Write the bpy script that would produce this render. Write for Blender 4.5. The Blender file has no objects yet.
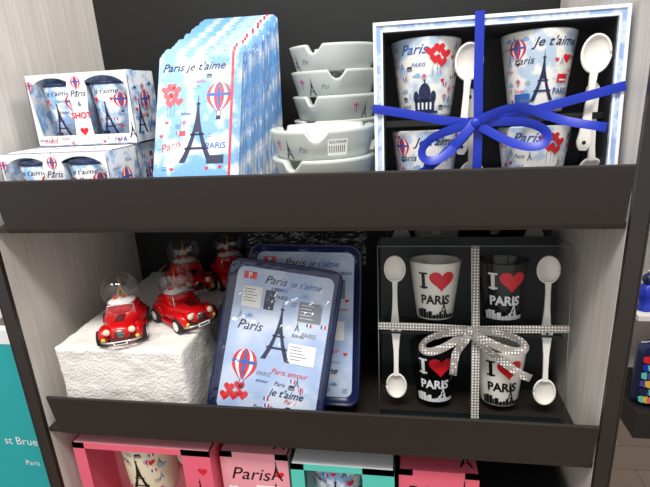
import bpy, bmesh, math, random
from mathutils import Matrix, Vector, noise
random.seed(7)
COL=bpy.context.scene.collection
T=Matrix.Translation
def RX(a): return Matrix.Rotation(math.radians(a),4,'X')
def RY(a): return Matrix.Rotation(math.radians(a),4,'Y')
def RZ(a): return Matrix.Rotation(math.radians(a),4,'Z')
# ---------------------------------------------------------------- materials
MATS={}
def srgb(h):
    h=h.lstrip('#'); c=[int(h[i:i+2],16)/255 for i in (0,2,4)]
    return tuple(x/12.92 if x<=.04045 else ((x+.055)/1.055)**2.4 for x in c)+(1,)
def new(name):
    m=bpy.data.materials.new(name); m.use_nodes=True; MATS[name]=m
    nt=m.node_tree; return m,nt,nt.nodes['Principled BSDF']
def N(nt,t,**k):
    n=nt.nodes.new(t)
    for a,b in k.items():
        if hasattr(n,a): setattr(n,a,b)
        else: n.inputs[a].default_value=b
    return n
def ramp(nt,stops,interp='LINEAR'):
    r=nt.nodes.new('ShaderNodeValToRGB'); r.color_ramp.interpolation=interp
    e=r.color_ramp.elements
    while len(e)<len(stops): e.new(.5)
    for i,(p,c) in enumerate(stops): e[i].position=p; e[i].color=srgb(c)
    return r
def simple(name,col,rough=.5,metal=0,var=.05,bump=0,bscale=200,coat=0,trans=0):
    m,nt,b=new(name)
    tc=N(nt,'ShaderNodeTexCoord'); nz=N(nt,'ShaderNodeTexNoise',Scale=40.0,Detail=3.0)
    nt.links.new(tc.outputs['Object'],nz.inputs['Vector'])
    mx=N(nt,'ShaderNodeMix',data_type='RGBA'); c=srgb(col)
    mx.inputs[6].default_value=tuple(x*(1-var) for x in c[:3])+(1,); mx.inputs[7].default_value=tuple(min(1,x*(1+var)) for x in c[:3])+(1,)
    nt.links.new(nz.outputs['Fac'],mx.inputs[0]); nt.links.new(mx.outputs[2],b.inputs['Base Color'])
    b.inputs['Roughness'].default_value=rough; b.inputs['Metallic'].default_value=metal
    b.inputs['Coat Weight'].default_value=coat; b.inputs['Transmission Weight'].default_value=trans
    return m
for a in [('black_metal','#2a2522',.36),('black_gloss','#050607',.12),('dark_insert','#0c0d10',.6),('teal_insert','#061415',.5),
    ('white_ceramic','#f3efe8',.18),('white_card','#eceef3',.5),('white_edge','#f4f6fa',.45),('navy','#16204a',.3),('ink','#18204a',.45),
    ('red','#c81620',.35),('car_red','#c80d14',.2),('heart_red','#dc1f2c',.3),('blue_print','#2b62b5',.4),('black_print','#0c0d10',.35),
    ('pink','#e8657c',.5),('light_pink','#f3a2ae',.5),('teal_box','#58cbbd',.5),('cream','#efe2c4',.3),('chrome','#d0d0d0',.25,.9),('tyre','#141414',.7),
    ('gold','#b98f38',.35,.3),('snow','#f8f8f8',.8),('royal','#142fae',.38),('paper','#e4e0d8',.7),('label','#f5f5f2',.6),('grey_print','#7d8490',.5),
    ('teal_sign','#1fa6aa',.5),('yellow','#e2c13a',.5),('purple','#4b3f8f',.6),('dark_crate','#1a1716',.6),('shop_white','#dcd9d3',.7),('skyblue','#8fbbe8',.4),('brown_rim','#5a3a22',.3)]:
    simple(*a)
MATS['white_ceramic'].node_tree.nodes['Principled BSDF'].inputs['Coat Weight'].default_value=.5
m,nt,b=new('melamine'); tc=N(nt,'ShaderNodeTexCoord'); mp=N(nt,'ShaderNodeMapping'); mp.inputs['Scale'].default_value=(60,60,3)
nz=N(nt,'ShaderNodeTexNoise',Scale=3.0,Detail=6.0); nt.links.new(tc.outputs['Object'],mp.inputs[0]); nt.links.new(mp.outputs[0],nz.inputs['Vector'])
r=ramp(nt,[(.3,'#cdc6bf'),(.55,'#d8d3cd'),(.75,'#e0dcd7')]); nt.links.new(nz.outputs['Fac'],r.inputs[0]); nt.links.new(r.outputs[0],b.inputs['Base Color']); b.inputs['Roughness'].default_value=.5
def skymat(name,scale,a,bb,lo=.42,hi=.6,rough=.3):
    m,nt,b=new(name); tc=N(nt,'ShaderNodeTexCoord'); nz=N(nt,'ShaderNodeTexNoise',Scale=float(scale),Detail=3.0,Roughness=.5)
    nt.links.new(tc.outputs['Object'],nz.inputs['Vector']); r=ramp(nt,[(lo,a),(hi,bb)]); nt.links.new(nz.outputs['Fac'],r.inputs[0]); nt.links.new(r.outputs[0],b.inputs['Base Color']); b.inputs['Roughness'].default_value=rough
skymat('sky_print',34,'#6fa8e4','#f2f6fb',.47,.62); skymat('sky_tray',22,'#a9c1e8','#d6e1f3',.40,.65); skymat('sky_glass',70,'#8fb6e0','#f0f3f7',.42,.56); skymat('mug_print',60,'#b9cfe6','#f6f5f1',.40,.50,.2)
m,nt,b=new('frame_pattern'); tc=N(nt,'ShaderNodeTexCoord'); vo=N(nt,'ShaderNodeTexVoronoi',Scale=110.0); nt.links.new(tc.outputs['Object'],vo.inputs['Vector'])
r=ramp(nt,[(.15,'#a9c2e8'),(.45,'#cfdcf0'),(.7,'#94b2e0')]); nt.links.new(vo.outputs['Distance'],r.inputs[0]); nt.links.new(r.outputs[0],b.inputs['Base Color']); b.inputs['Roughness'].default_value=.4
m,nt,b=new('polystyrene'); tc=N(nt,'ShaderNodeTexCoord'); vo=N(nt,'ShaderNodeTexVoronoi',Scale=300.0); nz=N(nt,'ShaderNodeTexNoise',Scale=60.0,Detail=4.0)
for x in (vo,nz): nt.links.new(tc.outputs['Object'],x.inputs['Vector'])
r=ramp(nt,[(.0,'#dedbd5'),(.6,'#efede9')]); nt.links.new(nz.outputs['Fac'],r.inputs[0]); nt.links.new(r.outputs[0],b.inputs['Base Color']); b.inputs['Roughness'].default_value=.85
bp=N(nt,'ShaderNodeBump',Strength=.6,Distance=.0012); nt.links.new(vo.outputs['Distance'],bp.inputs['Height']); nt.links.new(bp.outputs[0],b.inputs['Normal'])
m,nt,b=new('dot_ribbon'); tc=N(nt,'ShaderNodeTexCoord'); vo=N(nt,'ShaderNodeTexVoronoi',Scale=300.0,Randomness=.1); nt.links.new(tc.outputs['Object'],vo.inputs['Vector'])
r=ramp(nt,[(.0,'#f6f4f0'),(.30,'#8a8682')],'CONSTANT'); nt.links.new(vo.outputs['Distance'],r.inputs[0]); nt.links.new(r.outputs[0],b.inputs['Base Color']); b.inputs['Roughness'].default_value=.5
m,nt,b=new('frosted_glass'); b.inputs['Base Color'].default_value=srgb('#e9eeea'); b.inputs['Roughness'].default_value=.3; b.inputs['Transmission Weight'].default_value=.3; b.inputs['IOR'].default_value=1.3
def film(name,fac,rough,edge=.6):
    m=bpy.data.materials.new(name); m.use_nodes=True; MATS[name]=m; nt=m.node_tree; nt.nodes.clear()
    o=nt.nodes.new('ShaderNodeOutputMaterial'); t=nt.nodes.new('ShaderNodeBsdfTransparent'); g=nt.nodes.new('ShaderNodeBsdfGlossy'); g.inputs['Roughness'].default_value=rough
    g.inputs['Color'].default_value=(.95,.97,1,1)
    lw=nt.nodes.new('ShaderNodeLayerWeight'); pw=nt.nodes.new('ShaderNodeMath'); pw.operation='POWER'; pw.inputs[1].default_value=4; nt.links.new(lw.outputs['Facing'],pw.inputs[0])
    a=nt.nodes.new('ShaderNodeMath'); a.operation='MULTIPLY_ADD'; a.inputs[1].default_value=edge; a.inputs[2].default_value=fac; nt.links.new(pw.outputs[0],a.inputs[0])
    mx=nt.nodes.new('ShaderNodeMixShader'); nt.links.new(a.outputs[0],mx.inputs[0]); nt.links.new(t.outputs[0],mx.inputs[1]); nt.links.new(g.outputs[0],mx.inputs[2]); nt.links.new(mx.outputs[0],o.inputs[0])
film('clear_plastic',.006,.06,.12); film('crinkle_film',.06,.18,.9); film('globe_glass',.07,.04,.8)
m,nt,b=new('wood_floor'); tc=N(nt,'ShaderNodeTexCoord'); br=N(nt,'ShaderNodeTexBrick',Scale=5.0); br.inputs['Color1'].default_value=srgb('#8a7566'); br.inputs['Color2'].default_value=srgb('#6f5d50'); br.inputs['Mortar'].default_value=srgb('#3a2e26'); br.inputs['Mortar Size'].default_value=.006
br.inputs['Brick Width'].default_value=3.0; br.inputs['Row Height'].default_value=.6
nt.links.new(tc.outputs['Object'],br.inputs['Vector']); nt.links.new(br.outputs['Color'],b.inputs['Base Color']); b.inputs['Roughness'].default_value=.45
# ---------------------------------------------------------------- builder
class B:
    def __init__(s): s.v=[];s.f=[];s.mi=[];s.sm=[];s.mats=[];s.M=Matrix.Identity(4)
    def add(s,vs,fs,mat,smooth=False,M=None):
        o=len(s.v); X=s.M if M is None else s.M@M
        s.v+=[tuple(X@Vector(p)) for p in vs]
        if mat not in s.mats: s.mats.append(mat)
        k=s.mats.index(mat)
        for f in fs: s.f.append([i+o for i in f]); s.mi.append(k); s.sm.append(smooth)
    def box(s,x0,x1,y0,y1,z0,z1,mat,M=None):
        s.add([(x,y,z) for x in(x0,x1) for y in(y0,y1) for z in(z0,z1)],[(0,1,3,2),(4,6,7,5),(0,4,5,1),(2,3,7,6),(0,2,6,4),(1,5,7,3)],mat,False,M)
    def lathe(s,prof,mat,seg=40,M=None,smooth=True):
        vs=[];fs=[];n=len(prof)
        for i in range(seg):
            a=2*math.pi*i/seg
            for r,z in prof: vs.append((r*math.cos(a),r*math.sin(a),z))
        for i in range(seg):
            j=(i+1)%seg
            for k in range(n-1): fs.append((i*n+k,j*n+k,j*n+k+1,i*n+k+1))
        s.add(vs,fs,mat,smooth,M)
    def ell(s,rx,ry,rz,mat,M=None,seg=20,rings=12):
        prof=[(max(1e-5,math.sin(math.pi*i/rings)),-math.cos(math.pi*i/rings)) for i in range(rings+1)]
        D=Matrix.Diagonal((rx,ry,rz,1)); s.lathe(prof,mat,seg,(M or Matrix.Identity(4))@D)
    def tube(s,pts,r,mat,seg=8,M=None):
        vs=[];fs=[];n=len(pts); P=[Vector(p) for p in pts]
        for i,p in enumerate(P):
            t=(P[min(i+1,n-1)]-P[max(i-1,0)]).normalized(); a=t.orthogonal().normalized() if i==0 else (a-t*a.dot(t)).normalized(); b=t.cross(a)
            for k in range(seg): 
                q=2*math.pi*k/seg; vs.append(tuple(p+(a*math.cos(q)+b*math.sin(q))*r))
        for i in range(n-1):
            for k in range(seg): l=(k+1)%seg; fs.append((i*seg+k,i*seg+l,(i+1)*seg+l,(i+1)*seg+k))
        fs.append(tuple(range(seg))[::-1]); fs.append(tuple((n-1)*seg+k for k in range(seg)))
        s.add(vs,fs,mat,True,M)
    def strip(s,pts,w,mat,tilt=0,M=None):
        P=[Vector(p) for p in pts];n=len(P);vs=[];fs=[]
        for i,p in enumerate(P):
            t=(P[min(i+1,n-1)]-P[max(i-1,0)]).normalized(); d=t.cross(Vector((0,-1,0)))
            if d.length<1e-4:d=Vector((1,0,0))
            d.normalize(); tl=tilt(i/(n-1)) if callable(tilt) else tilt
            d=(d*math.cos(tl)+Vector((0,1,0))*math.sin(tl)); ww=w(i/(n-1)) if callable(w) else w
            vs+=[tuple(p-d*ww/2),tuple(p+Vector((0,-.0006,0))),tuple(p+d*ww/2)]
        for i in range(n-1):
            for k in (0,1): fs.append((i*3+k,i*3+k+1,i*3+k+4,i*3+k+3))
        s.add(vs,fs,mat,True,M)
    def prism(s,outline,y0,y1,mat,M=None,smooth=False):
        n=len(outline); vs=[(x,y0,z) for x,z in outline]+[(x,y1,z) for x,z in outline]
        s.add(vs,[tuple(range(n)),tuple(range(n,2*n))[::-1]],mat,False,M)
        s.add(vs,[(i,(i+1)%n,(i+1)%n+n,i+n) for i in range(n)],mat,smooth,M)
    def loft(s,secs,mat,n=20,M=None):
        vs=[];fs=[]
        for x,hw,zb,zt,p in secs:
            for k in range(n):
                a=2*math.pi*k/n; c,q=math.cos(a),math.sin(a)
                vs.append((x,hw*math.copysign(abs(c)**(2/p),c),(zb+zt)/2+(zt-zb)/2*math.copysign(abs(q)**(2/p),q)))
        for i in range(len(secs)-1):
            for k in range(n): l=(k+1)%n; fs.append((i*n+k,i*n+l,(i+1)*n+l,(i+1)*n+k))
        fs.append(tuple(range(n))[::-1]); fs.append(tuple((len(secs)-1)*n+k for k in range(n)))
        s.add(vs,fs,mat,True,M)
    def finish(s,name,matrix=None,parent=None):
        me=bpy.data.meshes.new(name); me.from_pydata(s.v,[],s.f)
        for m in s.mats: me.materials.append(MATS[m])
        for p,k,q in zip(me.polygons,s.mi,s.sm): p.material_index=k; p.use_smooth=q
        me.update(); ob=bpy.data.objects.new(name,me); COL.objects.link(ob)
        if matrix is not None: ob.matrix_world=matrix
        if parent: ob.parent=parent
        return ob
def empty(name,matrix):
    e=bpy.data.objects.new(name,None); COL.objects.link(e); e.empty_display_size=.02; e.matrix_world=matrix; return e
def rrect(x0,x1,z0,z1,r,n=6):
    o=[]
    for cx,cz,a0 in ((x1-r,z1-r,0),(x0+r,z1-r,90),(x0+r,z0+r,180),(x1-r,z0+r,270)):
        for i in range(n+1): a=math.radians(a0+90*i/n); o.append((cx+r*math.cos(a),cz+r*math.sin(a)))
    return o
# ---------------------------------------------------------------- printed artwork
TX={}
def textmesh(t,shear=0,bold=0):
    k=(t,shear,bold)
    if k in TX: return TX[k]
    c=bpy.data.curves.new('t','FONT'); c.body=t; c.shear=shear; c.offset=bold; c.resolution_u=3; c.size=1; c.align_x='CENTER'
    o=bpy.data.objects.new('t',c); COL.objects.link(o); bpy.context.view_layer.update()
    me=o.evaluated_get(bpy.context.evaluated_depsgraph_get()).to_mesh()
    TX[k]=([(v.co.x,v.co.y) for v in me.vertices],[tuple(p.vertices) for p in me.polygons])
    bpy.data.objects.remove(o); bpy.data.curves.remove(c); return TX[k]
class Art:
    def __init__(s): s.p=[]
    def poly(s,pts,mat,l=1): s.p.append((list(pts),[tuple(range(len(pts)))],mat,l))
    def mesh(s,v,f,mat,l=1): s.p.append((v,f,mat,l))
    def rect(s,x0,z0,x1,z1,mat,l=1): s.poly([(x0,z0),(x1,z0),(x1,z1),(x0,z1)],mat,l)
    def text(s,t,x,z,size,mat,l=2,shear=0,bold=0,rot=0,sx=1):
        v,f=textmesh(t,shear,bold); c,q=math.cos(rot),math.sin(rot)
        s.mesh([(x+(a*sx*c-b*q)*size,z+(a*sx*q+b*c)*size) for a,b in v],f,mat,l)
    def heart(s,x,z,r,mat,l=2):
        s.poly([(x+r*.0625*16*math.sin(t)**3,z+r*.0625*(13*math.cos(t)-5*math.cos(2*t)-2*math.cos(3*t)-math.cos(4*t))) for t in [2*math.pi*i/24 for i in range(24)]],mat,l)
    def ellipse(s,x,z,a,b,mat,l=1,n=20): s.poly([(x+a*math.cos(2*math.pi*i/n),z+b*math.sin(2*math.pi*i/n)) for i in range(n)],mat,l)
    def eiffel(s,x,z,h,mat,l=2):
        w=lambda t:h*(.25*(1-t)**2.3+.012)
        wi=lambda t: w(t)-h*(.085*(1-t)+.004)
        K=16; vs=[];fs=[]
        def q(a,b,c,d): o=len(vs); vs.extend([a,b,c,d]); fs.append((o,o+1,o+2,o+3))
        for i in range(K):
            t0,t1=i/K*.9,(i+1)/K*.9
            if t1<.5:
                for sg in (-1,1): q((x+sg*w(t0),z+h*t0),(x+sg*max(0,wi(t0)),z+h*t0),(x+sg*max(0,wi(t1)),z+h*t1),(x+sg*w(t1),z+h*t1))
            else: q((x-w(t0),z+h*t0),(x+w(t0),z+h*t0),(x+w(t1),z+h*t1),(x-w(t1),z+h*t1))
        for t,d in ((.19,.035),(.4,.03),(.86,.02)): 
            ww=w(t)+h*.018; q((x-ww,z+h*t),(x+ww,z+h*t),(x+ww,z+h*(t+d)),(x-ww,z+h*(t+d)))
        q((x-h*.006,z+h*.88),(x+h*.006,z+h*.88),(x+h*.003,z+h),(x-h*.003,z+h))
        s.mesh(vs,fs,mat,l)
    def balloon(s,x,z,r,c1='heart_red',c2='white_card',c3='blue_print',l=2):
        def w(t):
            if t<.5: return r*math.sqrt(max(.02,1-((.5-t)/.5)**2*1.0))
            return r*(1-((t-.5)/.5)**1.7*.78)
        K=12; G=7
        for g in range(G):
            f0,f1=-1+2*g/G,-1+2*(g+1)/G; vs=[];fs=[]
            for i in range(K+1): t=i/K; vs+=[(x+f0*w(t),z+r-2.3*r*t),(x+f1*w(t),z+r-2.3*r*t)]
            for i in range(K): fs.append((2*i,2*i+1,2*i+3,2*i+2))
            s.mesh(vs,fs,(c1,c2,c1,c3,c1,c2,c1)[g],l)
        s.rect(x-r*.97,z-.12*r,x+r*.97,z+.12*r,c3,l+1)
        s.rect(x-.18*r,z-2.0*r,x+.18*r,z-1.7*r,'ink',l)
        for sg in(-1,1): s.rect(x+sg*.17*r-.02*r,z-1.75*r,x+sg*.17*r+.02*r,z-1.28*r,'ink',l)
    def place(s,bd,fn,cut=0,M=None,xlim=None):
        for v,f,mat,l in s.p:
            if xlim and (min(a for a,b in v)<xlim[0] or max(a for a,b in v)>xlim[1] or min(b for a,b in v)<xlim[2] or max(b for a,b in v)>xlim[3]): continue
            if cut:
                bm=bmesh.new(); bv=[bm.verts.new((a,b,0)) for a,b in v]
                for q in f:
                    try: bm.faces.new([bv[i] for i in q])
                    except Exception: pass
                bmesh.ops.triangulate(bm,faces=bm.faces[:])
                x0=min(a for a,b in v);x1=max(a for a,b in v);x=math.ceil(x0/cut)*cut
                while x<x1:
                    bmesh.ops.bisect_plane(bm,geom=bm.verts[:]+bm.edges[:]+bm.faces[:],plane_co=(x,0,0),plane_no=(1,0,0)); x+=cut
                bm.verts.index_update(); v=[(q.co.x,q.co.y) for q in bm.verts]; f=[tuple(w.index for w in q.verts) for q in bm.faces]; bm.free()
            bd.add([fn(a,b,l*.00012+.0001) for a,b in v],f,mat,False,M)
def cone_fn(r0,r1,h,ang=0):
    def fn(a,z,o):
        r=r0+(r1-r0)*z/h+o; t=a/((r0+r1)/2)+ang; return (r*math.sin(t),-r*math.cos(t),z)
    return fn
def flat(a,b,o): return (a,-o,b)
def scribble(A,x,z,w,n,mat='ink',hh=.0012,gap=.0026,l=2,rnd=random):
    for i in range(n):
        k=w*rnd.uniform(.6,1); A.rect(x,z-i*gap,x+k,z-i*gap+hh*.55,mat,l)
def doodles(A,x0,x1,z0,z1,n,sc,seed,avoid=()):
    # jittered grid so the small motifs fill the print without piling up
    r=random.Random(seed); nx=max(1,int(round(math.sqrt(n*(x1-x0)/(z1-z0))))); nz=max(1,int(round(n/nx)))
    for i in range(nx):
        for j in range(nz):
            x=x0+(i+.5+r.uniform(-.3,.3))*(x1-x0)/nx; z=z0+(j+.5+r.uniform(-.3,.3))*(z1-z0)/nz
            if any(abs(x-a)<c and abs(z-b)<d for a,b,c,d in avoid): continue
            k=r.random()
            if k<.14: A.heart(x,z,sc*.35,'heart_red')
            elif k<.38: A.text(r.choice(['Paris','PARIS','amour','bisou']),x,z,sc*r.uniform(.65,.9),r.choice(['ink','blue_print','ink','grey_print','heart_red']),shear=.3)
            elif k<.54: A.eiffel(x,z-sc*.5,sc*1.5,r.choice(['ink','blue_print','grey_print']))
            elif k<.66: A.ellipse(x,z,sc*.7,sc*.22,'skyblue'); A.ellipse(x+sc*.2,z+sc*.2,sc*.4,sc*.25,'skyblue')
            elif k<.76: A.rect(x,z,x+sc*.25,z+sc*.5,'blue_print'); A.rect(x+sc*.25,z,x+sc*.5,z+sc*.5,'white_card',2); A.rect(x+sc*.5,z,x+sc*.75,z+sc*.5,'heart_red',2)
            elif k<.84: A.balloon(x,z,sc*.4)
            elif k<.92: A.rect(x-sc*.5,z-sc*.3,x+sc*.5,z+sc*.1,'grey_print'); A.poly([(x-sc*.5,z+sc*.1),(x+sc*.5,z+sc*.1),(x+sc*.3,z+sc*.4),(x-sc*.3,z+sc*.4)],'ink')
            else: scribble(A,x,z,sc*1.0,3,gap=sc*.25,hh=sc*.1,rnd=r)
# ---------------------------------------------------------------- common objects
def mug(bd,r0,r1,h,mat,M,art=None,inner='white_ceramic',rim=None):
    t=.0025
    bd.lathe([(1e-5,0),(r0-.003,0),(r0-.0005,.0008),(r0,.003),(r1,h-.001)],mat,48,M)
    bd.lathe([(r1,h-.001),(r1-.0008,h),(r1-t,h-.0006)],rim or mat,48,M)
    bd.lathe([(r1-t,h-.0006),(r0-t,.005),(1e-5,.0045)],inner,48,M)
    if art: art.place(bd,cone_fn(r0,r1,h),.002,M)
def spoon(bd,M,L=.075,rx=.0105,rz=.0155,mat='white_ceramic'):
    n=24;R=6;vs=[];fs=[]
    for sgn,off in ((1,0),(1,.0022)):
        o=len(vs)
        for i in range(R+1):
            p=i/R
            for k in range(n):
                a=2*math.pi*k/n; vs.append((rx*p*math.cos(a),.0045*(1-p*p)+off*(1 if p<1 else .5),rz*p*math.sin(a)))
        for i in range(R):
            for k in range(n): l=(k+1)%n; fs.append((o+i*n+k,o+i*n+l,o+(i+1)*n+l,o+(i+1)*n+k))
    bd.add(vs,fs,mat,True,M)
    bd.tube([(rx*math.cos(2*math.pi*k/24),.0005,rz*math.sin(2*math.pi*k/24)) for k in range(25)],.0013,mat,6,M)
    sec=[(-rz+.002,.0032),(-rz-.01,.0026),(-rz-.03,.0030),(-L+.012,.0045),(-L+.004,.0058),(-L,.0050),(-L-.004,.0028)]
    out=[(w,z) for z,w in sec]+[(-w,z) for z,w in sec[::-1]]
    bd.prism(out,-.0012,.0018,mat,M,True)
    bd.lathe([(1e-5,0),(.0018,0)],'dark_insert',14,M@T((0,-.00135,-L+.003))@RX(90))
# ================================================================= SHELVING UNIT
H=.2563
unit=empty('shelving_unit',Matrix.Identity(4))
W=.30; WL=-.321; WR=.304; D=.262; ZB=-.95; ZT=.78
b_=B(); b_.box(WR,WR+.0135,.002,D+.02,ZB,ZT,'melamine'); b_.box(WL-.0135,WL,.002,D+.02,ZB,ZT,'melamine'); b_.finish('side_panels',parent=unit)
b_=B()
for x0,x1,xo0,xo1 in ((WR+.0005,WR+.0145,WR+.014,WR+.016),(WL-.0145,WL-.0005,WL-.016,WL-.014)):
    b_.box(x0,x1,-.004,.0015,ZB,ZT,'black_metal'); b_.box(xo0,xo1,-.004,D+.02,ZB,ZT,'black_metal')
b_.finish('edge_frame',parent=unit)
b_=B(); b_.box(WL,WR,D,D+.015,ZB,ZT,'dark_insert'); b_.finish('back_panel',parent=unit)
b_=B()
for z in (H,0,-.27,-.54,-.81): b_.box(WL+.0005,WR-.0005,.001,D-.001,z-.006,z,'black_metal')
b_.finish('shelf_boards',parent=unit)
b_=B()
for z in (H,0,-.27,-.54,-.81):
    o=[(0,z-.006),(-.0012,z-.0015),(-.009,z+.050),(-.0085,z+.0515),(-.0065,z+.0515),(-.006,z+.050),(.0012,z+.001),(.0012,z-.006)]
    vs=[(x,y,zz) for x in(-W-.004,W+.001) for y,zz in o]; n=len(o)
    b_.add(vs,[tuple(range(n)),tuple(range(n,2*n))[::-1]]+[(i,(i+1)%n,(i+1)%n+n,i+n) for i in range(n)],'black_metal')
b_.finish('shelf_lips',parent=unit)
# ================================================================= MUG GIFT BOX (upper, blue ribbon)
def bow(bd,cx,cz,mat,w,loops,tails,y):
    for (ex,ez,fat) in loops:
        pts=[]
        for i in range(25):
            t=i/24
            l=math.sin(math.pi*t); s_=math.sin(2*math.pi*t)*fat
            dx,dz=ex-cx,ez-cz; L=math.hypot(dx,dz); nx,nz=-dz/L,dx/L
            pts.append((cx+dx*l+nx*s_*L,y-.006*l-.002*t,cz+dz*l+nz*s_*L))
        bd.strip(pts,w,mat,lambda t: .5*math.sin(math.pi*t))
    for tl in tails:
        pts=[]; n=16
        for i in range(n+1):
            t=i/n*(len(tl)-1); k=min(int(t),len(tl)-2); f=t-k
            p0,p1=tl[k],tl[k+1]; pp=tl[max(0,k-1)]; pn=tl[min(len(tl)-1,k+2)]
            c=[.5*((2*p0[j])+(-pp[j]+p1[j])*f+(2*pp[j]-5*p0[j]+4*p1[j]-pn[j])*f*f+(-pp[j]+3*p0[j]-3*p1[j]+pn[j])*f**3) for j in(0,1)]
            pts.append((c[0],y-.003-.003*math.sin(3*i/n*3),c[1]))
        bd.strip(pts,w,mat,lambda t:.35*math.sin(6*t))
    bd.ell(w*.55,w*.35,w*.6,mat,T((cx,y-.004,cz)))
def paris_mug_art(h,r,seed,big):
    A=Art(); av=[]
    if big==0:
        A.text('Paris',-.012,h*.80,.012,'blue_print',shear=.4,bold=.01)
        for x,z in [(.003,.82),(.010,.86),(.016,.79),(.007,.73),(.013,.69)]: A.heart(x,h*z,.0048,'heart_red')
        for x in (.005,.009,.012): A.rect(x,h*.52,x+.0003,h*.68,'ink')
        x0=-.002
        A.rect(x0-.010,h*.08,x0+.010,h*.24,'ink'); A.ellipse(x0,h*.30,.0058,.0095,'ink'); A.ellipse(x0-.0085,h*.26,.0028,.0055,'ink'); A.ellipse(x0+.0085,h*.26,.0028,.0055,'ink'); A.rect(x0-.0006,h*.4,x0+.0006,h*.48,'ink'); A.rect(x0-.014,h*.05,x0+.014,h*.08,'ink')
        for x in (-.007,-.003,.001,.005): A.rect(x0+x,h*.10,x0+x+.0018,h*.19,'white_card',4)
        av=[(x0,h*.25,.014,.018),(.009,h*.75,.011,.012),(-.012,h*.84,.016,.008)]
    else:
        A.eiffel(-.001,h*.14,h*.60,'ink'); A.text("Je t'aime",.008,h*.80,.0105,'ink',shear=.4,bold=.01); A.text('Paris',-.018,h*.60,.009,'ink',shear=.3)
        A.balloon(-.023,h*.80,.0075); A.text('PARIS',.018,h*.22,.0075,'blue_print',bold=.02); A.rect(.012,h*.36,.024,h*.46,'heart_red'); A.rect(.014,h*.38,.022,h*.40,'white_card',2); A.heart(.02,h*.65,.0045,'heart_red'); A.rect(-.028,h*.12,-.012,h*.24,'blue_print')
        av=[(-.001,h*.4,.008,.025),(.008,h*.84,.020,.008),(-.018,h*.7,.010,.013),(.018,h*.35,.009,.012)]
    doodles(A,-.038,.038,h*.05,h*.95,66,.0056,seed,av)
    return A
bx=empty('mug_gift_box',T((.0865,.022,H+.0005))@RX(-5))
BW,BH,BD=.213,.177,.074
b_=B()
f=.0085
b_.box(0,BW,BD-.002,BD,0,BH,'dark_insert')
for q in ((0,f,0,BH),(BW-f,BW,0,BH),(f,BW-f,0,f),(f,BW-f,BH-f,BH)):
    b_.box(q[0],q[1],0,BD-.002,q[2],q[3],'frame_pattern')
g=.0028
for q in ((0,g,0,BH),(BW-g,BW,0,BH),(g,BW-g,0,g),(g,BW-g,BH-g,BH)): b_.box(q[0],q[1],-.0012,0,q[2],q[3],'white_edge')
for q in ((f-g*.6,f,f-g*.6,BH-f+g*.6),(BW-f,BW-f+g*.6,f-g*.6,BH-f+g*.6),(f,BW-f,f-g*.6,f),(f,BW-f,BH-f,BH-f+g*.6)): b_.box(q[0],q[1],-.0008,0,q[2],q[3],'white_edge')
b_.box(f,BW-f,.012,BD-.002,BH/2-.003,BH/2+.003,'dark_insert')
b_.box(f,f+.001,.003,BD-.002,f,BH-f,'dark_insert'); b_.box(BW-f-.001,BW-f,.003,BD-.002,f,BH-f,'dark_insert')
b_.box(f,BW-f,.003,BD-.002,BH-f-.001,BH-f,'dark_insert')
b_.finish('box_frame',parent=bx)
i=0
for row,z in enumerate((BH/2+.005,f+.003)):
    for c,x in enumerate((.048,.150)):
        i+=1; q=B(); mug(q,.0240,.0330,.070,'mug_print',T((x,.036,z)),paris_mug_art(.070,.028,i,(c if row==0 else 1-c)),'white_ceramic'); q.finish('mug_%d'%i,parent=bx)
q=B()
for x in (.0850,.191):
    spoon(q,T((x,.006,.140))@RY(4),.078,.0115,.0155)
    spoon(q,T((x+.006,.014,.035))@RY(180-3),.078,.0115,.0155)
q.finish('spoons',parent=bx)
q=B(); q.add([(f,.0006,f),(BW-f,.0006,f),(BW-f,.0006,BH-f),(f,.0006,BH-f)],[(0,1,2,3)],'clear_plastic'); q.finish('window_film',parent=bx)
q=B(); rw=.0080
q.strip([(.093,-.0035,BH/2),(.092,-.004,.12),(.092,-.0035,BH-.01),(.092,-.003,BH+.003)],rw,'royal')
q.add([(.088,-.003,BH+.0015),(.096,-.003,BH+.0015),(.096,BD,BH+.0015),(.088,BD,BH+.0015)],[(0,1,2,3)],'royal')
q.strip([(.093,-.004,.088),(.093,-.0035,.0)],rw,'royal')
q.strip([(-.001,-.003,.103),(.03,-.004,.097),(.060,-.005,.090),(.090,-.005,.086),(.14,-.005,.095),(BW,-.003,.112)],rw,'royal')
bow(q,.090,.086,'royal',rw,[(.044,.058,.18),(.150,.070,.16)],[[(.090,.088),(.072,.068),(.055,.052),(.040,.042)],[(.090,.088),(.125,.098),(.165,.085),(.198,.078)]],-.006)
q.finish('ribbon_bow',parent=bx)
sb=B(); sb.box(0,.206,0,.07,0,.188,'white_card'); sb.box(-.001,.207,-.001,.0,.168,.1885,'white_edge'); sb.box(.01,.196,-.0015,-.001,.0,.166,'frame_pattern')
sb.finish('closed_gift_box',T((.090,.155,H+.0005)))
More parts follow.
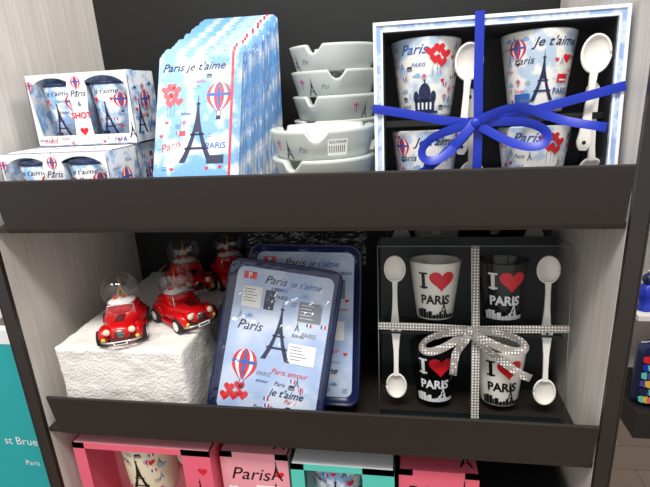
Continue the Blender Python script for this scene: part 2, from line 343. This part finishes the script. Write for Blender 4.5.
# ================================================================= I LOVE PARIS BOXES (lower)
def ilp_art(h,kind):
    A=Art(); dark=kind=='black'
    fg='white_card' if dark else 'black_print'
    A.text('I',-.014,h*.57,.026,fg,bold=.035,sx=.9)
    for z in (h*.57,h*.57+.0168): A.rect(-.0187,z,-.0093,z+.0022,fg,3)
    A.heart(.006,h*.715,.0135,'heart_red',3)
    A.text('PARIS',-.001,h*.30,.0150,fg,bold=.035,sx=.95)
    A.eiffel(.010,h*.10,h*.32,fg,4)
    r=random.Random(5); x=-.026
    while x<.026:
        w=r.uniform(.002,.005); A.rect(x,h*.04,x+w,h*(.09+r.random()*.12),fg); x+=w+.0004
    return A
def ilp_box(matrix,full=True):
    ib=empty('i_love_paris_mug_set_box',matrix)
    BW2,BH2,BD2=.208,.207,.070
    b_=B(); b_.box(0,BW2,BD2-.002,BD2,0,BH2,'teal_insert')
    b_.box(.003,BW2-.003,.01,BD2-.003,.1005,.1030,'teal_insert'); b_.box(.0,BW2,.0,BD2,0,.0015,'teal_insert')
    b_.finish('backing_card',parent=ib)
    i=0
    for z,ks in ((.116,('white','black')),(.012,('black','white'))):
        for x,k in zip((.066,.143),ks):
            i+=1;q=B();h=.070
            mug(q,.0215,.0305,h,'white_ceramic' if k=='white' else 'black_gloss',T((x,.035,z)),ilp_art(h,k) if full else None,'white_ceramic' if k=='white' else 'black_gloss'); q.finish('mug_%d'%i,parent=ib)
    q=B()
    for x in (.019,.188):
        spoon(q,T((x,.012,.178)),.074,.0115,.015)
        spoon(q,T((x+.001,.012,.034))@RY(180),.074,.0115,.015)
    q.finish('spoons',parent=ib)
    q=B()
    c=[(0,0,0),(BW2,0,0),(BW2,BD2,0),(0,BD2,0),(0,0,BH2),(BW2,0,BH2),(BW2,BD2,BH2),(0,BD2,BH2)]
    q.add(c,[(0,1,5,4),(1,2,6,5),(3,0,4,7),(4,5,6,7)],'clear_plastic')
    for x in(0,BW2):
        q.tube([(x,0,0),(x,0,BH2)],.0005,'grey_print',6); q.tube([(x,0,BH2),(x,BD2,BH2)],.0005,'grey_print',6)
    for z in(0,BH2): q.tube([(0,0,z),(BW2,0,z)],.0005,'grey_print',6)
    q.finish('clear_cover',parent=ib)
    if not full: return
    q=B(); rw=.0088
    q.strip([(.110,-.003,.004),(.109,-.003,.11),(.107,-.0025,BH2-.002),(.107,-.001,BH2+.001)],rw,'dot_ribbon')
    q.strip([(.0,-.0025,.114),(.05,-.003,.114),(.105,-.0035,.112),(.16,-.003,.114),(BW2,-.002,.115)],rw,'dot_ribbon')
    bow(q,.102,.112,'dot_ribbon',rw,[(.050,.092,.15),(.160,.096,.13)],[[(.102,.112),(.088,.085),(.084,.060)],[(.102,.112),(.125,.088),(.148,.070),(.168,.060)]],-.006)
    q.finish('ribbon_bow',parent=ib)
ilp_box(T((.083,.056,.0008))@RX(-9))
ilp_box(T((.090,.184,.0008)),False)
# ================================================================= FOAM BLOCK
bm=bmesh.new(); bmesh.ops.create_cube(bm,size=1)
bmesh.ops.subdivide_edges(bm,edges=bm.edges[:],cuts=40,use_grid_fill=True)
fx0,fx1,fy0,fy1,fz=-.292,-.132,.006,.250,.110
for v in bm.verts:
    p=Vector((fx0+(v.co.x+.5)*(fx1-fx0),fy0+(v.co.y+.5)*(fy1-fy0),(v.co.z+.5)*fz))
    edge=sum(abs(abs(c)-.5)<.001 for c in v.co)
    n=noise.noise(p*55)*.0012+noise.noise(p*260)*.0009
    nv=Vector((math.copysign(1,v.co.x) if abs(abs(v.co.x)-.5)<.001 else 0,math.copysign(1,v.co.y) if abs(abs(v.co.y)-.5)<.001 else 0,1 if v.co.z>.499 else 0))
    if edge>1: p-=Vector((math.copysign(.0012,v.co.x),math.copysign(.0012,v.co.y),.0012 if v.co.z>.499 else 0))
    v.co=p+nv*(n-.0008)
    if v.co.z<.001: v.co.z=.0005
me=bpy.data.meshes.new('polystyrene_block'); bm.to_mesh(me); bm.free(); me.materials.append(MATS['polystyrene'])
for p in me.polygons: p.use_smooth=True
COL.objects.link(bpy.data.objects.new('polystyrene_block',me))
# ================================================================= CARS WITH SNOW GLOBE
def car(matrix):
    e=empty('toy_car_snow_globe',matrix)
    b=B()
    b.loft([(-.0375,.012,.010,.018,3),(-.035,.017,.007,.023,3),(-.028,.0195,.006,.027,3.5),(-.012,.0205,.006,.027,4),(.004,.020,.006,.026,4),(.010,.0165,.007,.0275,3),(.024,.0135,.008,.026,2.6),(.033,.0115,.009,.023,2.6),(.0365,.008,.011,.019,2.4)],'car_red')
    for sx,rx in ((.023,.0125),(-.024,.0125)):
        for sy in(-1,1): b.ell(rx,.0062,.0095,'car_red',T((sx,sy*.0175,.0125)))
    for sy in(-1,1): b.box(-.014,.014,sy*.0205-.002,sy*.0205+.002,.0045,.0065,'car_red')
    b.loft([(-.032,.013,.022,.027,3),(-.027,.0165,.022,.031,3),(-.015,.0175,.022,.032,3),(-.002,.017,.022,.031,3),(.003,.015,.022,.027,3)],'car_red')
    b.tube([(.008,-.0145,.025),(.004,-.0135,.036),(.004,.0135,.036),(.008,.0145,.025)],.001,'chrome',6)
    b.add([(.008,-.0145,.025),(.004,-.0135,.036),(.004,.0135,.036),(.008,.0145,.025)],[(0,1,2,3)],'globe_glass')
    b.finish('body',parent=e)
    b=B()
    for sx in(.023,-.024):
        for sy in(-1,1):
            M=T((sx,sy*.0185,.0088))@RX(90*sy)
            b.lathe([(1e-5,-.0035),(.0088,-.0035),(.0088,.0030),(.0078,.0042),(.0050,.0044)],'tyre',24,M)
            M2=T((sx,sy*.0185,.0088))@RX(-90*sy)
            b.lathe([(.0088,.003),(.0080,.0065),(.0055,.0068)],'tyre',24,M2); b.lathe([(.0055,.0068),(.0045,.0066),(.002,.0076),(1e-5,.0078)],'white_ceramic',20,M2)
    b.finish('wheels',parent=e)
    b=B()
    for sy in(-1,1):
        b.ell(.0048,.0042,.0042,'car_red',T((.0315,sy*.0125,.0195))); b.ell(.002,.0036,.0036,'cream',T((.0358,sy*.0125,.0197)))
        b.ell(.0015,.0022,.0022,'yellow',T((.0358,sy*.0170,.0115)))
    b.tube([(.033,-.020,.0085),(.0385,-.012,.0085),(.0395,0,.0085),(.0385,.012,.0085),(.033,.020,.0085)],.0013,'chrome',8)
    b.tube([(-.034,-.018,.0095),(-.0395,-.008,.0095),(-.0395,.008,.0095),(-.034,.018,.0095)],.0014,'chrome',8)
    b.ell(.0012,.0052,.0045,'chrome',T((.0366,0,.0165)))
    for k in range(-3,4): b.box(.0375,.0382,k*.0014-.0003,k*.0014+.0003,.0128,.0198,'black_print')
    b.box(.0405,.0412,-.007,.007,.0063,.0103,'label')
    b.box(.0413,.0414,-.0055,.0055,.0075,.0092,'black_print')
    for k in range(5): b.box(.012+k*.003,.0132+k*.003,-.005,.005,.0272-k*.0003,.0278-k*.0003,'black_print')
    b.finish('front_trim',parent=e)
    b=B(); g=T((-.011,0,.0475)); R=.0205
    b.lathe([(1e-5,-.0205),(.0165,-.0205),(.0172,-.017),(.0150,-.0125),(.0148,-.012)],'car_red',32,g)
    b.lathe([(.0148,-.0125),(.010,-.010),(1e-5,-.0085)],'snow',24,g)
    E=Art(); E.eiffel(0,-.0105,.027,'gold')
    for a in(0,90): 
        M=g@RZ(a+90)
        for v,fc,mt,l in E.p: b.add([(x,0,z) for x,z in v],fc,mt,False,M)
    for k in (-1,1): b.box(-.004+k*.0045,-.0005+k*.0045,-.002,.002,-.0105,-.006,'heart_red',g@RZ(90))
    b.finish('globe_scene',parent=e)
    b=B(); b.ell(R,R,R,'globe_glass',g,32,20); b.finish('globe_glass',parent=e)
zt=fz+.0006
car(T((-.220,.044,zt))@RZ(-66)@Matrix.Scale(1.08,4))
car(T((-.160,.080,zt))@RZ(-34)@Matrix.Scale(1.08,4))
car(T((-.196,.180,zt))@RZ(-48)@Matrix.Scale(1.14,4))
car(T((-.140,.208,zt))@RZ(-55)@Matrix.Scale(1.14,4))
# ================================================================= SERVING TRAYS
def tray(name,M,w,h,seed,full=True):
    b=B(); rings=[(0,.004,.014),(0,.0,.014),(.0015,-.0006,.0135),(.004,.003,.012),(.008,.006,.010),(.0095,.0065,.009)]
    vs=[];fs=[]; n=28
    for ins,y,r in rings:
        for x,z in rrect(ins,w-ins,ins,h-ins,r): vs.append((x,y,z))
    for i in range(len(rings)-1):
        for k in range(n): l=(k+1)%n; fs.append((i*n+k,i*n+l,(i+1)*n+l,(i+1)*n+k))
    b.add(vs,fs,'navy',True)
    b.add([(x,.0065,z) for x,z in rrect(.0095,w-.0095,.0095,h-.0095,.009)],[tuple(range(28))],'sky_tray')
    b.add([(x,.0085,z) for x,z in rrect(0,w,0,h,.014)],[tuple(range(28))[::-1]],'navy'); 
    A=Art()
    A.rect(.020,h*.70,.044,h*.83,'label',2); scribble(A,.022,h*.81,.019,5,'ink',.0012,.0035,3)
    A.rect(.018,h*.875,.034,h*.92,'heart_red',1); A.text('P',.026,h*.88,.010,'white_card',3,bold=.02)
    A.text('Paris',.058,h*.86,.014,'ink',shear=.35); A.text("je t'aime",.095,h*.86,.011,'blue_print',shear=.35)
    A.rect(.048,h*.70,.060,h*.82,'navy',1); A.rect(w*.66,h*.66,w*.86,h*.78,'grey_print',1); scribble(A,w*.68,h*.76,.020,5,'white_card',.0014,.0038,3)
    A.eiffel(w*.52,h*.40,h*.36,'ink'); A.text('Paris',w*.25,h*.56,.016,'ink',shear=.35)
    A.balloon(w*.26,h*.36,.0155)
    for x,z in ((.022,.19),(.034,.21),(.029,.15),(.018,.14),(.040,.16)): A.heart(x,h*z,.0065,'heart_red')
    A.text("je t'aime",w*.66,h*.19,.012,'ink',shear=.4,bold=.01); A.text('Paris amour',w*.66,h*.32,.009,'heart_red',shear=.3)
    A.rect(w*.62,h*.40,w*.86,h*.52,'label',2); scribble(A,w*.64,h*.50,.022,5,'ink',.0012,.0036,3)
    av=[(w*.52,h*.55,.018,h*.2),(w*.26,h*.33,.022,.034),(.032,h*.77,.018,.016),(.03,h*.17,.020,.014),(w*.74,h*.46,.020,.014),(.07,h*.88,.06,.010),(w*.66,h*.20,.03,.008),(w*.66,h*.33,.03,.008),(w*.25,h*.58,.02,.01),(w*.76,h*.72,.018,.014)]
    doodles(A,.014,w-.014,.014,h-.014,120,.0080,seed,av)
    A.place(b,lambda a,c,o:(a,.0062-o,c),xlim=(.010,w-.010,.010,h-.010)); return b.finish(name,M)
def film_sheet(name,M,w,h,seed,amp=.004,mat='crinkle_film',nx=46,nz=46,parent=None):
    b=B(); vs=[];fs=[]
    for j in range(nz+1):
        for i in range(nx+1):
            x,z=w*i/nx,h*j/nz; p=Vector((x*60,z*60,seed))
            y=-abs(noise.noise(p))*amp*1.6-abs(noise.noise(p*2.7))*amp*.7
            vs.append((x+noise.noise(p*.8+Vector((9,0,0)))*amp*.8,y,z+noise.noise(p*.8)*amp*.8))
    for j in range(nz):
        for i in range(nx): k=j*(nx+1)+i; fs.append((k,k+1,k+nx+2,k+nx+1))
    b.add(vs,fs,mat,False); return b.finish(name,M,parent)
t1=tray('serving_tray',T((-.119,.012,.022))@RX(-24)@RY(8),.138,.190,3)
t2=tray('serving_tray',T((-.083,.050,.018))@RX(-21)@RY(1),.142,.194,5)
film_sheet('plastic_wrapper',T((.004,-.0015,.004)),.130,.182,8.,.0020,parent=t1)
film_sheet('plastic_wrapper_top',T((-.004,.004,.170))@RX(-14),.150,.040,4.,.007,parent=t2)
# ================================================================= NOTEBOOK STACK
nbw,nbh=.093,.180
ns=empty('notebook_stack',T((-.145,.006,H+.0005)))
K=14
for k in range(K):
    t=k/(K-1); b=B(); ang=-(25-19*t); y=.004+.160*t; zz=.002+.030*t**1.1
    M=T((.0010*k+random.uniform(-.002,.002),y,zz))@RX(ang)@RY(random.uniform(-.8,1.0))
    o=rrect(0,nbw,0,nbh,.004,4); 
    b.prism(o,0,.0014,'sky_print'); b.prism(rrect(.001,nbw-.003,.002,nbh-.002,.003,4),.0014,.0088,'paper'); b.prism(o,.0088,.0102,'sky_print')
    b.box(nbw-.0115,nbw-.0090,-.0006,.0106,-.0004,nbh+.0004,'heart_red')
    if k==0:
        A=Art(); w,h=nbw,nbh
        A.text("Paris je t'aime",w*.42,h*.895,.0125,'ink',shear=.35,bold=.01)
        A.eiffel(w*.50,h*.34,h*.40,'ink'); A.balloon(w*.74,h*.74,.0135)
        for x,z in ((.10,.78),(.17,.80),(.23,.78),(.13,.74),(.20,.745),(.16,.70),(.26,.71)): A.heart(w*x,h*z,.0052,'heart_red')
        for x in (.13,.17,.21): A.rect(w*x,h*.62,w*x+.0003,h*.70,'ink')
        A.text('Paris',w*.20,h*.42,.012,'heart_red',shear=.3,rot=.3); A.text('PARIS',w*.72,h*.42,.009,'blue_print',bold=.02)
        A.rect(w*.62,h*.33,w*.82,h*.38,'navy'); A.rect(w*.28,h*.50,w*.36,h*.53,'heart_red')
        doodles(A,w*.04,w*.84,h*.28,h*.87,56,.0066,11,[(w*.5,h*.5,.012,.035),(w*.74,h*.68,.014,.03),(w*.17,h*.74,.02,.02),(w*.2,h*.43,.018,.012),(w*.72,h*.4,.018,.015)])
        A.place(b,flat)
    b.finish('notebook_%d'%(k+1),M,ns)
q=B(); q.add([(0,.030,0),(.09,.030,0),(.09,.170,0),(0,.170,0),(0,.170,.029),(.09,.170,.029)],[(0,1,2,3),(0,4,5,1),(3,2,5,4),(0,3,4),(1,5,2)],'dark_insert'); q.finish('wedge_support',parent=ns)
film_sheet('wrap_film',T((.004,.082,.158))@RX(-70),.10,.085,3.,.007,parent=ns)
film_sheet('wrap_film_side',T((.0965,.012,.02))@RZ(80)@RX(-6),.12,.15,6.,.003,parent=ns)
# ================================================================= ASHTRAYS
def ashtray(b,M,R,h,art=False):
    n=72; prof=[(0.001,0),(R*.80,0),(R*.86,.002),(R*.985,h*.9),(R,h),(R-.0035,h+.0008),(R-.008,h),(R-.0125,h*.55),(R-.018,.009),(0.001,.008)]
    vs=[];fs=[];m=len(prof)
    for i in range(n):
        a=2*math.pi*i/n
        d=min(abs((a-c+math.pi)%(2*math.pi)-math.pi) for c in (math.radians(35),math.radians(155),math.radians(272)))
        nt_=.010*max(0,1-(d/.17)**2)**.5 if d<.17 else 0
        for k,(r,z) in enumerate(prof): vs.append((r*math.cos(a),r*math.sin(a),z-(nt_ if 3<=k<=6 else 0)))
    for i in range(n):
        j=(i+1)%n
        for k in range(m-1): fs.append((i*m+k,j*m+k,j*m+k+1,i*m+k+1))
    b.add(vs,fs,'frosted_glass',True,M)
    if art:
        A=Art(); 
        if art>1:
            A.rect(.012,h*.18,.032,h*.74,'label'); A.text('SOUVENIR',.022,h*.58,.0036,'ink'); 
            for k in range(8): A.rect(.0135+k*.0021,h*.27,.0143+k*.0021,h*.5,'black_print')
        A.eiffel(-.030,h*.08,h*.70,'ink'); A.text('Paris',-.010,h*.3,.008,'grey_print',shear=.3); A.balloon(-.044,h*.6,.0036)
        A.place(b,cone_fn(R*.86,R*.99,h),.002,M)
def stack(name,x,y,R,n,pitch,h,rots):
    e=empty(name,T((x,y,H+.0005)))
    for k in range(n):
        b=B(); ashtray(b,T((0,0,k*pitch))@RZ(rots[k%len(rots)]),R,h,2 if k==n-1 and n<5 else 1); b.finish('ashtray_%d'%(k+1),parent=e)
stack('frosted_glass_ashtray_stack',.0305,.070,.0545,3,.0282,.0290,(5,-30,0))
stack('frosted_glass_ashtray_stack',.028,.190,.0525,6,.0282,.0290,(20,60,-35,90,10,-20))
# ================================================================= SHOT GLASS BOXES
def shotbox(M,seed):
    e=empty('shot_glass_gift_box',M); w,h,d=.121,.076,.056; t=.0008; b=B()
    b.box(0,w,d-t,d,0,h,'sky_glass'); b.box(0,t,0,d,0,h,'sky_glass'); b.box(w-t,w,0,d,0,h,'sky_glass'); b.box(0,w,0,d,0,t,'sky_glass')
    b.box(0,w,.012,d,h-t,h,'white_card')
    def win(x0,x1):
        cx=(x0+x1)/2; n=14; z0=.011; z1=h-.002; r=(x1-x0)/2-.0025
        inner=[(cx+r*math.cos(math.pi*i/n),z1-.018+.016*math.sin(math.pi*i/n)) for i in range(n+1)]+[(cx-r*.80,z0),(cx+r*.80,z0)]
        outer=[]
        for x,z in inner:
            dx,dz=x-cx,z-(h/2); s=min((x1-cx)/abs(dx) if abs(dx)>1e-6 else 9e9,(h/2)/abs(dz) if abs(dz)>1e-6 else 9e9); outer.append((cx+dx*s,h/2+dz*s))
        m=len(inner); vs=[(x,-.0,z) for x,z in inner]+[(x,-.0,z) for x,z in outer]
        fs=[(i,(i+1)%m,(i+1)%m+m,i+m) for i in range(m)]
        b.add(vs,fs,'white_card'); b.add([(x,.0006,z) for x,_,z in vs],fs,'white_card')
    win(0,w/2); win(w/2,w)
    b.prism([(w/2-.011,.004),(w/2+.011,.004),(w/2+.009,h*.5),(w/2+.012,h*.8),(w/2+.008,h-.001),(w/2-.008,h-.001),(w/2-.012,h*.8),(w/2-.009,h*.5)],-.0008,-.0002,'white_card')
    A=Art(); A.text('Paris',w*.50,h*.68,.0095,'ink',shear=.35,l=8); A.text('&',w*.5,h*.55,.007,'ink',l=8); A.text('SHOT',w*.5,h*.38,.0090,'heart_red',bold=.03,l=9)
    A.balloon(w*.5,h*.88,.0055,l=8); A.text('PARIS',w*.14,h*.04,.006,'heart_red'); A.text('PARIS',w*.84,h*.04,.006,'blue_print'); A.balloon(w*.035,h*.86,.004); A.eiffel(w*.97,h*.08,.018,'ink'); A.heart(w*.5,h*.2,.005,'heart_red',8)
    doodles(A,.004,w-.01,.001,.009,10,.005,seed)
    A.place(b,flat)
    A=Art(); A.balloon(.03,h*.6,.010); A.eiffel(.015,.01,.04,'ink'); doodles(A,.006,.048,.006,h*.85,14,.008,seed+4)
    A.place(b,lambda a,z,o:(w+o,a,z)); 
    A=Art(); doodles(A,.006,w-.006,.016,.05,20,.009,seed+9); A.place(b,lambda a,z,o:(a,z,h+o),xlim=(.001,w-.001,.013,d-.001))
    b.finish('carton',parent=e)
    for k,x in enumerate((w*.26,w*.74)):
        q=B(); r0,r1,hh=.0205,.0265,.064; A=Art()
        A.eiffel(-.002,hh*.15,hh*.6,'ink'); A.text("Je t'aime",0,hh*.82,.008,'ink',shear=.3); A.balloon(.015,hh*.72,.007); A.heart(-.014,hh*.72,.004,'heart_red'); A.rect(-.018,hh*.1,-.004,hh*.2,'navy')
        doodles(A,-.028,.028,hh*.06,hh*.9,36,.0055,seed+k,[(-.002,hh*.4,.006,.02),(.015,hh*.65,.009,.012),(0,hh*.85,.016,.005)])
        P=T((x,.0285,.001))
        q.lathe([(1e-5,0),(r0,0),(r1,hh),(r1-.001,hh+.0006),(r1-.0025,hh),(r0-.002,.012),(1e-5,.012)],'sky_glass',40,P)
        q.lathe([(r1+.0002,hh-.002),(r1+.0005,hh),(r1-.0012,hh+.0012),(r1-.0028,hh-.001)],'navy',40,P)
        A.place(q,cone_fn(r0,r1,hh),.002,P); q.finish('shot_glass_%d'%(k+1),parent=e)
shotbox(T((-.297,.004,H+.0005)),1)
shotbox(T((-.299,.064,H+.0005)),2)
shotbox(T((-.294,.062,H+.0775)),3)
# ================================================================= THIRD SHELF BOXES
ZS=-.27
def windowbox(name,x0,w,y,top,mat,mat2,mugmat,txt,seed,lid=False):
    e=empty(name,T((x0,y,ZS+.0008))); h=top-ZS-.001; d=.085; b=B(); t=.0015
    b.box(0,w,d-t,d,0,h,mat); b.box(0,t,0,d,0,h,mat); b.box(w-t,w,0,d,0,h,mat); b.box(0,w,0,d,0,t,mat)
    fr=.016
    for q in ((0,fr,0,h),(w-fr*(2.3 if not lid else 1),w,0,h),(0,w,0,h*.45),(0,w,h-.008,h)): b.box(q[0],q[1],-.001,0,q[2],q[3],mat)
    b.box(0,w,.0,d*.35 if not lid else d,h-.001,h,mat2 if not lid else mat); b.box(t,w-t,d*.8,d*.8+.001,t,h-.002,mat2)
    if lid: b.box(fr,w-fr,-.001,0,h*.4,h-.008,mat)
    A=Art()
    A.heart(w-.012,h-.030,.006,'heart_red'); A.eiffel(w-.018,h-.085,.045,'black_print')
    if lid:
        A.text(txt,w*.42,h-.040,.026,'black_print',shear=.3); A.eiffel(w*.82,h-.038,.03,'black_print',l=3); A.heart(w*.15,h-.055,.006,'white_card')
        A.rect(w*.5,h-.075,w*.95,h-.048,'label')
    A.place(b,lambda a,z,o:(a,-.001-o,z))
    if lid:
        A=Art(); A.text('Paris',w*.40,d*.25,.024,'black_print',shear=.3); A.heart(w*.78,d*.45,.006,'heart_red'); A.eiffel(w*.85,d*.1,.03,'black_print'); A.place(b,lambda a,z,o:(a,z,h+o))
    b.finish('carton',parent=e)
    if not lid:
        q=B(); hh=.085; A=Art(); A.eiffel(0,.012,.06,'black_print'); A.text('Paris',-.020,.06,.010,'ink',shear=.3); A.heart(.018,.06,.005,'heart_red'); doodles(A,-.036,.036,.01,.08,26,.009,seed,[(0,.04,.012,.03)])
        mug(q,.031,.036,hh,mugmat,T((w*.42,.042,h-.010-hh)),A,'white_ceramic','brown_rim'); q.finish('mug',parent=e)
        q=B(); spoon(q,T((w*.78,.018,h-.028)),.08,.012,.013); q.finish('spoon',parent=e)
windowbox('pink_mug_gift_box',-.300,.182,.008,-.026,'pink','light_pink','cream','Paris',1)
windowbox('pink_souvenir_carton',-.112,.086,.022,-.036,'light_pink','pink','cream','Paris',2,True)
windowbox('teal_mug_gift_box',-.021,.122,.014,-.040,'teal_box','white_card','sky_glass','Paris',3)
windowbox('pink_souvenir_carton',.106,.090,.020,-.042,'pink','light_pink','cream','PARIS',4,True)
sb=B(); sb.box(0,.088,0,.09,0,.19,'dark_insert'); sb.box(.004,.084,-.001,0,.02,.18,'black_gloss'); sb.finish('black_souvenir_carton',T((.204,.03,ZS+.0008)))
# ================================================================= SURROUNDINGS
b=B(); b.box(-2.5,3.5,-2.0,3.2,ZB-.05,ZB,'wood_floor'); b.finish('floor')
b=B(); b.box(-2.5,3.5,3.2,3.3,ZB,1.9,'shop_white'); b.finish('wall_back')
b=B(); b.box(-.78,-.350,.05,.062,ZB,.085,'teal_sign'); b.box(-.78,-.350,.0495,.0625,.085,.105,'white_card')
A=Art(); A.text('st Bruen',-.415,-.075,.018,'white_card'); A.text('Paris',-.41,-.11,.012,'white_card'); A.place(b,lambda a,z,o:(a,.05-o,z)); b.finish('teal_sign_board')
# souvenir display rack on the right
b=B(); x0,x1,y0,y1=.645,1.15,.62,.82
b.box(x0,x1,y1,y1+.02,-.45,.42,'shop_white')
for z,m in ((-.165,'shop_white'),(.06,'shop_white')): b.box(x0,x1,y0+.06,y1,z-.012,z,m)
b.box(x0,x1,y0,y1,-.455,-.385,'dark_crate')
for x in (x0+.20,x1-.03): 
    for y in (y0+.02,y1-.02): b.box(x,x+.02,y,y+.02,ZB,-.455,'dark_crate')
b.finish('souvenir_display_rack')
cols=['navy','heart_red','yellow','royal','purple','pink','teal_box']
def pouch(M,c,k,name='patterned_pouch'):
    b=B()
    b.loft([(-.05,.012,0,.15,5),(-.03,.026,0,.16,4),(0,.03,0,.165,4),(.03,.026,0,.16,4),(.05,.012,0,.15,5)],c,20)
    b.tube([(-.045,0,.155),(0,0,.165),(.045,0,.155)],.003,'chrome'); A=Art(); r=random.Random(k)
    for i in range(9):
        for j in range(6):
            x=-.038+.0095*i;z=.022+.021*j
            A.poly([(x+r.uniform(-.006,0),z-.006),(x+.008,z-.009),(x+.006,z+.011),(x-.004,z+.008)],cols[r.randrange(7)])
    A.place(b,lambda a,z,oo:(a,-.031-oo,z)); b.finish(name,M)
for k in range(4): pouch(T((.70+.115*k,.665+.02*(k%2),-.3845))@RZ(-12+k*5),cols[k%7],k)
def trinket(M,c1,c2):
    b=B(); b.lathe([(1e-5,0),(.018,0),(.020,.006),(.012,.012),(.016,.03),(.019,.045),(.012,.062),(.006,.066),(1e-5,.066)],c1,24)
    b.ell(.013,.013,.014,c2,T((0,0,.077))); b.tube([(0,0,.09),(0,0,.10)],.003,'chrome'); b.finish('souvenir_figurine',M)
i=0
for zz in(-.1645,.0605):
    for k in range(8):
        i+=1; trinket(T((.672+.058*k,.72+.03*(k%2),zz)),cols[(i*3)%7],cols[(i*5+2)%7])
# ================================================================= LIGHT
w=bpy.data.worlds.new('shop_ambient'); bpy.context.scene.world=w; w.use_nodes=True
w.node_tree.nodes['Background'].inputs[0].default_value=(1,.98,.95,1); w.node_tree.nodes['Background'].inputs[1].default_value=.70
def area(name,loc,target,size,e,col=(1,.965,.91),sy=None):
    l=bpy.data.lights.new(name,'AREA'); l.energy=e; l.size=size; l.color=col
    if sy: l.shape='RECTANGLE'; l.size_y=sy
    o=bpy.data.objects.new(name,l); COL.objects.link(o); o.location=loc; o.rotation_euler=(Vector(target)-Vector(loc)).to_track_quat('-Z','Y').to_euler()
area('ceiling_light_strip',(.1,-.75,1.7),(0,.1,.1),.9,29,sy=.25)
area('ceiling_spot_panel',(-.9,-.9,1.6),(0,.1,.1),.35,8)
area('ceiling_spot_panel',(1.2,.0,1.8),(.9,.9,-.5),.6,22)
# ================================================================= CAMERA
cd=bpy.data.cameras.new('camera'); co=bpy.data.objects.new('camera',cd); COL.objects.link(co)
cd.sensor_width=36; cd.lens=36*490/650; cd.clip_start=.01
co.matrix_world=T((.1157,-.4422,.383))@Matrix.Rotation(.1735,4,'Z')@Matrix.Rotation(math.pi/2-.3127,4,'X')@Matrix.Rotation(-.0569,4,'Z')
bpy.context.scene.camera=co
bpy.context.scene.view_settings.view_transform='Standard'
